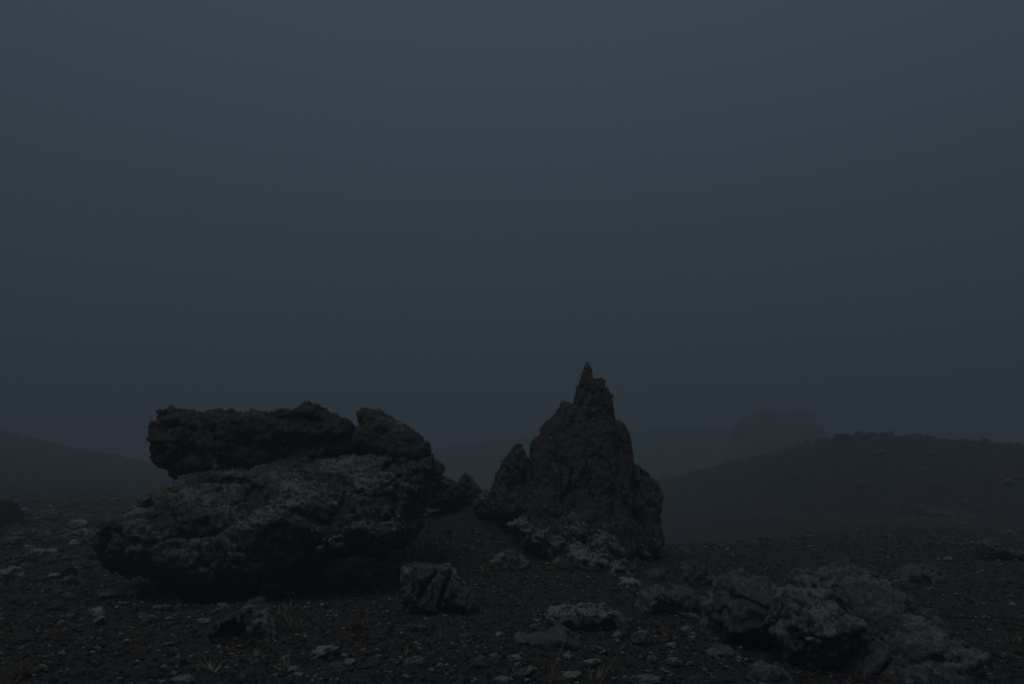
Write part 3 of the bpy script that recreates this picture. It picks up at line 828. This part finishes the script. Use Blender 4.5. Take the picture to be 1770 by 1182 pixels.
SINGLES = [
    # px, py(foot), w, h, material, tilt, label
    (88, 1058, 32, 18, M_OCHRE, 0, "yellowish flat-topped stone on the stone plain before the huge boulder"),
    (163, 1066, 34, 16, M_PALE, .1, "brightest pale stone of the cluster on the plain before the boulder"),
    (168, 1080, 28, 12, M_PALE, -.35, "slanting pale stone just below the brightest stone of the cluster"),
    (134, 1090, 20, 13, M_MIDDLE, 0, "dull grey stone beside the pale cluster on the plain"),
    (256, 1078, 22, 16, M_MIDDLE, 0, "square grey stone before the overhanging end of the huge boulder"),
    (270, 1054, 14, 9, M_PALE, 0, "white speck stone nearest the shadow of the boulder's overhanging end"),
    (286, 1054, 18, 9, M_PALE, .1, "second white stone in the short row under the boulder's end"),
    (22, 1112, 38, 15, M_OCHRE, .2, "ochre-crusted flat stone at the frame's edge on the plain"),
    (68, 1162, 24, 12, M_PALE, 0, "pale stone beside the brown tuft in the near corner"),
    (104, 1133, 10, 8, M_PALE, 0, "tiny pale pebble alone on dark cinder above the brown tuft"),
    (384, 1052, 26, 10, M_MIDDLE, .1, "flat grey stone directly behind the hollow rock"),
    (348, 1078, 24, 9, M_PALE, 0, "pale stone with whitish crust beside the hollow rock"),
    (556, 1141, 44, 22, M_PALE, -.45, "slanted wedge of pale stone alone on the cinder below the split rock"),
    (578, 1163, 38, 15, M_MIDDLE, .1, "grey stone with pale crest just below the slanted wedge stone"),
    (603, 1152, 21, 11, M_PALE, -.2, "small pale stone behind the crested grey stone"),
    (629, 1128, 11, 8, M_PALE, 0, "tiny round pale stone off the slanted wedge's tip"),
    (646, 1151, 22, 18, M_MIDDLE, 0, "upright dull stone beside the crested grey stone"),
    (513, 1172, 17, 10, M_PALE, 0, "small whitish stone near the bottom edge below the grass tuft"),
    (315, 1186, 46, 17, M_PALE, 0, "broad pale stone cut by the frame's bottom, below the hollow rock"),
    (716, 1151, 30, 14, M_MIDDLE, 0, "flat grey stone below the split rock near the bottom edge"),
    (760, 1154, 14, 8, M_PALE, 0, "tiny bright stone next to the flat grey stone below the split rock"),
    (828, 1154, 26, 18, M_MIDDLE, 0, "squat grey stone at the start of the rubble band below the saddle rock"),
    (856, 1148, 24, 18, M_MIDDLE, .2, "tall grey stone in the rubble band, beside the squat one"),
    (888, 1142, 22, 11, M_PALE, 0, "pale-capped stone under the saddle rock's outer end"),
    (894, 1157, 12, 13, M_PALE, .5, "upright bright chip below the pale-capped stone"),
    (930, 1154, 16, 13, M_OCHRE, 0, "brownish stone among the rubble below the saddle rock"),
    (906, 1172, 42, 13, M_MIDDLE, -.35, "long thin dull slab slanting through the rubble band"),
    (1026, 1155, 34, 16, M_PALE, 0, "pale-lichened stone below the lower tail of the saddle rock"),
    (990, 1176, 32, 14, M_PALE, .1, "dark stone with bright rim near the bottom grass tufts"),
    (866, 1186, 24, 16, M_PALE, 0, "pale stone cut by the frame's bottom under the long thin slab"),
    (1083, 1178, 11, 10, M_PALE, 0, "small bright chip near the bottom edge beyond the long straw"),
    (1120, 1186, 44, 15, M_PALE, 0, "wide pale stone on the bottom edge beyond the long straw"),
    (1111, 1116, 34, 26, M_MIDDLE, 0, "smooth round stone where the long straw ends"),
    (1042, 1047, 9, 6, M_PALE, 0, "tiny white stone just behind the white-rimmed ledge rock"),
    (1017, 1000, 9, 5, M_PALE, 0, "tiny white stone on the cinder before the spire's lichened apron"),
    (1194, 1069, 30, 10, M_PALE, .15, "bright flat stone at the foot of the rough rock before the leaning boulders"),
    (1160, 1150, 18, 9, M_MIDDLE, 0, "dull stone on cinder before the flat stone of the overhang"),
    (1708, 1136, 10, 7, M_PALE, 0, "tiny pale stone on cinder beyond the largest leaning boulder"),
]
for k, (px, py, w, h, mt, tl, lab) in enumerate(SINGLES):
    put_stone(px, py, w, h, mt, k % 12, lab, tilt=tl)

# stones too alike to tell apart
def clear(px, py):
    if 150 < px < 735 and 800 < py < 1030 + 0 and not (px > 560 and py > 975): return False
    if 690 < px < 825 and 970 < py < 1080: return False
    if 845 < px < 1150 and py < 1000: return False
    if 1215 < px < 1690 and py > 985 and not (px > 1600 and py < 1040): return False
    return True

def strew(n, x0, x1, y0, y1, wmin, wmax, label, group, mats, persp=True):
    k = 0
    while k < n:
        px = random.uniform(x0, x1); u = random.random()
        py = y0 + (y1 - y0) * u
        if not clear(px, py): continue
        w = random.uniform(wmin, wmax) * (0.45 + 0.55 * (py - 850) / 330) * random.choice([1, 1, 1, 1.5])
        put_stone(px, py, w, w * random.uniform(.4, .75), random.choice(mats), random.randrange(12), label, group, rz=random.uniform(0, 6))
        k += 1

strew(125, -40, 330, 868, 1010, 10, 44, "small misty stone strewn over the plain behind the huge boulder's outer end", "stones on the misty plain", [M_RUBBLE, M_RUBBLE, M_SLAB, M_MIDDLE, M_PALE])
strew(60, -20, 520, 1012, 1180, 7, 20, "little stone half sunk in cinder before the huge boulder", "little stones before the huge boulder", [M_MIDDLE, M_RUBBLE, M_RUBBLE, M_PALE])
strew(45, 690, 1190, 1090, 1182, 8, 20, "fist-sized stone in the rubble around the saddle rock", "rubble around the saddle rock", [M_MIDDLE, M_RUBBLE, M_RUBBLE, M_PALE])
strew(30, 1160, 1770, 945, 1180, 7, 20, "small stone scattered around the three leaning boulders", "stones around the leaning boulders", [M_RUBBLE, M_MIDDLE, M_SLAB, M_PALE])

# stones on the stony hill, found by looking down on its mesh
bpy.context.view_layer.update()
from mathutils import Vector
def hill_hit(h, px, py):
    d = Vector(ray(px, py)).normalized()
    ok, loc, nrm, _ = h.ray_cast(Vector((0, 0, CAMZ)), d)
    return tuple(loc) if ok else None

k = 0
while k < 28:
    px, py = random.uniform(1180, 1790), random.uniform(775, 950)
    if px < 1500 and random.random() < 0.5: continue
    p = hill_hit(hr, px, py)
    if p is None or ground_z(p[0], p[1]) > p[2]: continue
    w = random.uniform(6, 17) * (0.5 + 0.5 * (px - 1150) / 600) * random.choice([1, 1, 1.7])
    put_stone(px, py, w, w * random.uniform(.4, .7), random.choice([M_RUBBLE, M_SLAB, M_SLAB]), random.randrange(12),
              "small stone dotted over the face of the stony hill behind the spire", "stones on the stony hill", at_xyz=p); k += 1
for px, py, w, h, lab in [
        (1463, 757, 36, 9, "low dark crag on the highest point of the stony hill"),
        (1500, 757, 24, 10, "blunt crag beside the highest point of the stony hill"),
        (1572, 764, 20, 10, "small bump of rock on the hill's crest past its summit"),
        (1676, 774, 16, 16, "upright knob on the hill's crest far past its summit"),
        (1360, 783, 12, 10, "tiny knob of rock on the hill's crest below the knoll"),
        (1318, 792, 14, 9, "tiny low rock on the crest where the hill runs down toward the spire"),
        (1640, 902, 50, 24, "dark hazy crag halfway up the hillside above the largest leaning boulder"),
        (1600, 890, 34, 20, "smaller hazy crag beside the dark crag on the hillside"),
        (1688, 908, 38, 20, "hazy crag below the dark crag, toward the frame's edge")]:
    p = hill_hit(hr, px, py) or at(px, py, np.interp(px, [d[0] for d in HILL_R["depth"]], [d[1] for d in HILL_R["depth"]]))
    o = put_stone(px, py, w, h, M_SLAB, (px // 7) % 12, lab, name="crag", at_xyz=tuple(p)); o["category"] = "crag"

# gravel: too many and too small to count
def gravel(n, r0, r1, smin, smax, name, mat, label, sub=0, a0=-42, a1=42):
    rr = np.exp(rng.uniform(math.log(r0), math.log(r1), n)); aa = rng.uniform(R(a0), R(a1), n)
    X = rr * np.sin(aa); Y = rr * np.cos(aa)
    Z = ground_z(X, Y) + 0.018
    s = smin * (smax / smin) ** (rng.random(n) ** 2.2) * (0.6 + rr / 18)
    vs, fs = [], []
    V0, F0 = ICO[sub]
    kinds = [stone_verts(sub, 300 + q)[0] for q in range(8)]
    nv = len(V0)
    ang = rng.uniform(0, 6.28, n); c, sn = np.cos(ang), np.sin(ang)
    kk = rng.integers(0, 8, n)
    B = np.stack(kinds)[kk] * (s[:, None] * np.array([1, 1, 0.65]))[:, None, :] * rng.uniform(.7, 1.25, (n, 1, 3))
    P = np.stack([B[:, :, 0] * c[:, None] - B[:, :, 1] * sn[:, None] + X[:, None], B[:, :, 0] * sn[:, None] + B[:, :, 1] * c[:, None] + Y[:, None], B[:, :, 2] + Z[:, None]], -1)
    F = (F0[None] + (np.arange(n) * nv)[:, None, None]).reshape(-1, 3)
    o = link(name, mesh_from(name, P.reshape(-1, 3), F, smooth=False), mat)
    return tag(o, label, "gravel", kind="stuff")
gravel(26000, 4.2, 26, 0.008, 0.045, "gravel", M_CINDER, "black cinder gravel covering the ground")
gravel(5500, 4.6, 30, 0.006, 0.034, "pale_gravel", M_PALE, "scattered lighter grey pebbles among the black cinder gravel")

gravel(3200, 10, 42, 0.012, 0.085, "rubble", M_RUBBLE, "broken grey rubble covering the misty plain beside the huge boulder", 1, -46, -18)
gravel(700, 15, 30, 0.012, 0.06, "rubble", M_RUBBLE, "broken grey rubble at the foot of the stony hill", 1, 22, 44)

# ------------------------------------------------------------------ plants
def blade(V, F, base, ang, length, lean, width, droop=0.5, seg=5):
    d = np.array([math.cos(ang), math.sin(ang), 0]); side = np.array([-d[1], d[0], 0])
    i0 = len(V)
    for k in range(seg + 1):
        t = k / seg
        th = lean * (1 + droop * t)
        p = base + d * (math.sin(th) * length * t) + np.array([0, 0, math.cos(th) * length * t])
        w = width * (1 - t) ** 0.7 + 0.0006
        V.append(p - side * w); V.append(p + side * w)
    for k in range(seg):
        a = i0 + 2 * k
        F.append((a, a + 1, a + 3, a + 2))

def tuft(px, py, wpx, hpx, mat, label, n=22, dense=1.0, name="grass_tuft", cat="grass tuft", group=None):
    x, y, z = hit(px, py)
    s = y / FPX
    V, F = [], []
    for k in range(n):
        a = random.uniform(0, 2 * math.pi)
        r_ = random.random() * wpx * s * 0.16
        blade(V, F, np.array([math.cos(a) * r_, math.sin(a) * r_, -0.01]), a + random.uniform(-.5, .5), hpx * s * random.uniform(.6, 1.3),
              random.uniform(0.05, 0.75) * dense, 0.0050 * random.uniform(.8, 1.5), random.uniform(0.1, 0.9))
    o = link(name, mesh_from(name, np.array(V), np.array(F)), mat, loc=(x, y, z + 0.01))
    return tag(o, label, cat, group)

tuft(506, 1090, 34, 34, M_GRASS, "pale green grass tuft to the side of the hollow rock", 26)
tuft(497, 1058, 26, 22, M_GRASS, "short grass tuft behind the pale green one by the hollow rock", 18)
tuft(480, 1062, 20, 12, M_GRASS, "low flat grass sprig between hollow rock and the short tuft", 14)
tuft(490, 1162, 30, 22, M_GRASS, "pale grass tuft near the bottom edge below the straw", 24)
tuft(368, 1164, 34, 26, M_GRASS, "spreading sparse grass tuft below the hollow rock", 16, 1.4)
tuft(440, 1138, 14, 14, M_GRASS, "tiny grass sprig where the fallen straw lies", 10)
tuft(700, 1134, 12, 14, M_GRASS, "tiny grass sprig on cinder below the split rock", 10)
tuft(836, 988, 26, 16, M_GRASS, "grass tuft beside the low humped lichen rock", 20, 1.3)
tuft(952, 1180, 34, 26, M_STRAW, "straw-coloured grass tuft on the bottom edge below the saddle rock", 24, 1.2)
tuft(1030, 1182, 40, 30, M_STRAW, "straw-coloured grass tuft at the root of the long straw", 26, 1.1)
tuft(948, 1122, 14, 10, M_GRASS, "wisp of grass under the arch of the saddle rock", 9)
tuft(40, 1172, 42, 30, M_RUST, "brown dead tuft in the near corner beside a pale stone", 60, 1.2)
tuft(617, 1090, 40, 24, M_RUST, "round rust-brown dead tuft alone on the cinder", 130, 1.5)
tuft(612, 1134, 22, 8, M_RUST, "flat rusty patch of dead grass above the crested stone", 40, 1.8)
tuft(395, 1128, 26, 10, M_RUST, "flat rusty patch of dead grass at the hollow rock's foot", 40, 1.8)
tuft(104, 1100, 28, 12, M_RUST, "flat brown patch of dead grass beside the pale stone cluster", 50, 1.8)
tuft(1158, 1108, 30, 16, M_RUST, "orange-brown dead tuft before the leaning boulders", 50, 1.6)
tuft(230, 1112, 30, 12, M_RUST, "flat brown patch of dead grass on the near plain", 40, 1.8)
tuft(1762, 1114, 30, 18, M_STRAW, "pale dry tuft at the frame's edge beyond the largest leaning boulder", 26, 1.3)
tuft(1740, 1136, 26, 14, M_STRAW, "sparse dry sprig curving on the cinder by the frame's edge", 12, 1.6)

def tube(V, F, pts, r0, r1, n=5):
    i0 = len(V)
    for k, p in enumerate(pts):
        t = k / (len(pts) - 1); r_ = r0 + (r1 - r0) * t
        d = np.array(pts[min(k + 1, len(pts) - 1)]) - np.array(pts[max(k - 1, 0)]); d = d / np.linalg.norm(d)
        a = np.cross(d, (0.3, 0.9, 0.2)); a /= np.linalg.norm(a); b = np.cross(d, a)
        for j in range(n):
            th = 2 * math.pi * j / n
            V.append(np.array(p) + r_ * (math.cos(th) * a + math.sin(th) * b))
    for k in range(len(pts) - 1):
        for j in range(n):
            F.append((i0 + k * n + j, i0 + k * n + (j + 1) % n, i0 + (k + 1) * n + (j + 1) % n, i0 + (k + 1) * n + j))

def straw(p0, p1, bend, label, group=None):
    """a fallen or leaning stalk between two points"""
    p0, p1 = np.array(p0, float), np.array(p1, float)
    V, F = [], []
    pts = [(p1 - p0) * t + np.array([0, 0, bend * math.sin(math.pi * t)]) for t in np.linspace(0, 1, 9)]
    tube(V, F, pts, 0.0035, 0.0018)
    o = link("straw", mesh_from("straw", np.array(V), np.array(F)), M_STRAW, loc=tuple(p0))
    return tag(o, label, "straw", group)
a = np.array(hit(1036, 1186)); b = at(1085, 1106, a[1] + 0.25)
straw(a, b, 0.02, "long straw leaning out of the tuft on the bottom edge")
a = np.array(hit(958, 1156)); b = at(974, 1112, a[1] + 0.12)
straw(a, b, 0.01, "thin straw standing under the tail of the saddle rock")
a = np.array(hit(404, 1140)); b = np.array(hit(474, 1140))
straw(a + [0, 0, .03], b + [0, 0, .03], 0.0, "straw lying level on the cinder between hollow rock and bottom edge")

def thrift(px, py, heads, label, head_mat, hr_=0.016, cushion=26):
    x, y, z = hit(px, py)
    e = bpy.data.objects.new("thrift_plant", None); COL.objects.link(e); e.location = (x, y, z)
    tag(e, label, "flowering plant")
    s = y / FPX
    V, F = [], []
    for k in range(cushion * 2):
        a_ = random.uniform(0, 6.28); r_ = random.random() ** .5 * cushion * s * 0.5
        blade(V, F, np.array([math.cos(a_) * r_, math.sin(a_) * r_ * 0.7, 0]), a_, random.uniform(.04, .07), random.uniform(.2, 1.1), 0.0025, 0.5, 3)
    link("cushion", mesh_from("cushion", np.array(V), np.array(F)), M_LEAF, e)
    for hx, hy in heads:
        p = at(hx, hy, y) - np.array([x, y, z])
        yy = random.uniform(-.06, .06)
        p[1] += yy
        V, F = [], []
        q0 = np.array([p[0] * 0.25, yy * 0.3, 0.0])
        pts = [q0 + (p - q0) * t + np.array([0.0, 0, 0.02 * math.sin(math.pi * t)]) for t in np.linspace(0, 1, 6)]
        tube(V, F, pts, 0.002, 0.0015)
        st = link("stem", mesh_from("stem", np.array(V), np.array(F)), M_STRAW, e)
        P, FF = stone_verts(2, int(hx))
        P = P * np.array([1, 1, .75]) * hr_
        ang = fbm(P, 160, 2)
        link("flower_head", mesh_from("flower_head", P * (1 + 0.35 * ang)[:, None] + p, FF, smooth=False), head_mat, st)
    return e
thrift(930, 1093, [(923, 1062), (932, 1068), (958, 1058), (963, 1071), (921, 1083)], "thrift plant with faded brown flower heads behind the saddle rock", M_HEAD)
thrift(531, 1052, [(531, 1042), (527, 1049), (533, 1054)], "pale pink flower cluster on the cinder above the pale green tuft", M_PINK, 0.017, 8)
thrift(559, 1047, [(559, 1043)], "single pale pink flower head on the cinder below the huge boulder", M_PINK, 0.02, 6)
thrift(352, 1076, [(350, 1069), (356, 1071), (365, 1077)], "whitish flower heads at the outer side of the hollow rock", M_PINK, 0.016, 8)

def moss(px, py, wpx, hpx, label):
    x, y, z = hit(px, py)
    s = y / FPX
    P, F = stone_verts(4, px, 0.9)
    P = P * (1 + 0.2 * fbm(P, 9, 2))[:, None] * np.array([wpx * s / 2, wpx * s * .4, hpx * s * .6])
    o = link("moss_cushion", mesh_from("moss_cushion", P, F), M_MOSS, loc=(x, y, z))
    return tag(o, label, "moss")
moss(950, 984, 18, 8, "yellow-green moss cushion beside the rounded grey stone below the spire")
moss(822, 988, 14, 6, "yellow moss cushion next to the grass tuft by the humped lichen rock")

# ------------------------------------------------------------------ haze
HX, HZ0, HZ1 = 262.0, -4.5, 24.0
V = np.array([(x, y, z) for x in (-HX, HX) for y in (-HX, HX) for z in (HZ0, HZ1)])
F = np.array([(0, 1, 3, 2), (4, 6, 7, 5), (0, 4, 5, 1), (2, 3, 7, 6), (0, 2, 6, 4), (1, 5, 7, 3)])
hz = link("haze", mesh_from("haze", V, F, smooth=False))
m, t, b = new_mat("haze")
t.nodes.remove(b)
vol = t.nodes.new("ShaderNodeVolumePrincipled")
vol.inputs["Color"].default_value = (0.635, 0.66, 0.715, 1)
vol.inputs["Density"].default_value = 0.0145
vol.inputs["Anisotropy"].default_value = 0.15
t.links.new(vol.outputs[0], t.nodes["Material Output"].inputs["Volume"])
hz.data.materials.append(m)
tag(hz, "thin grey fog filling the whole scene", kind="stuff")
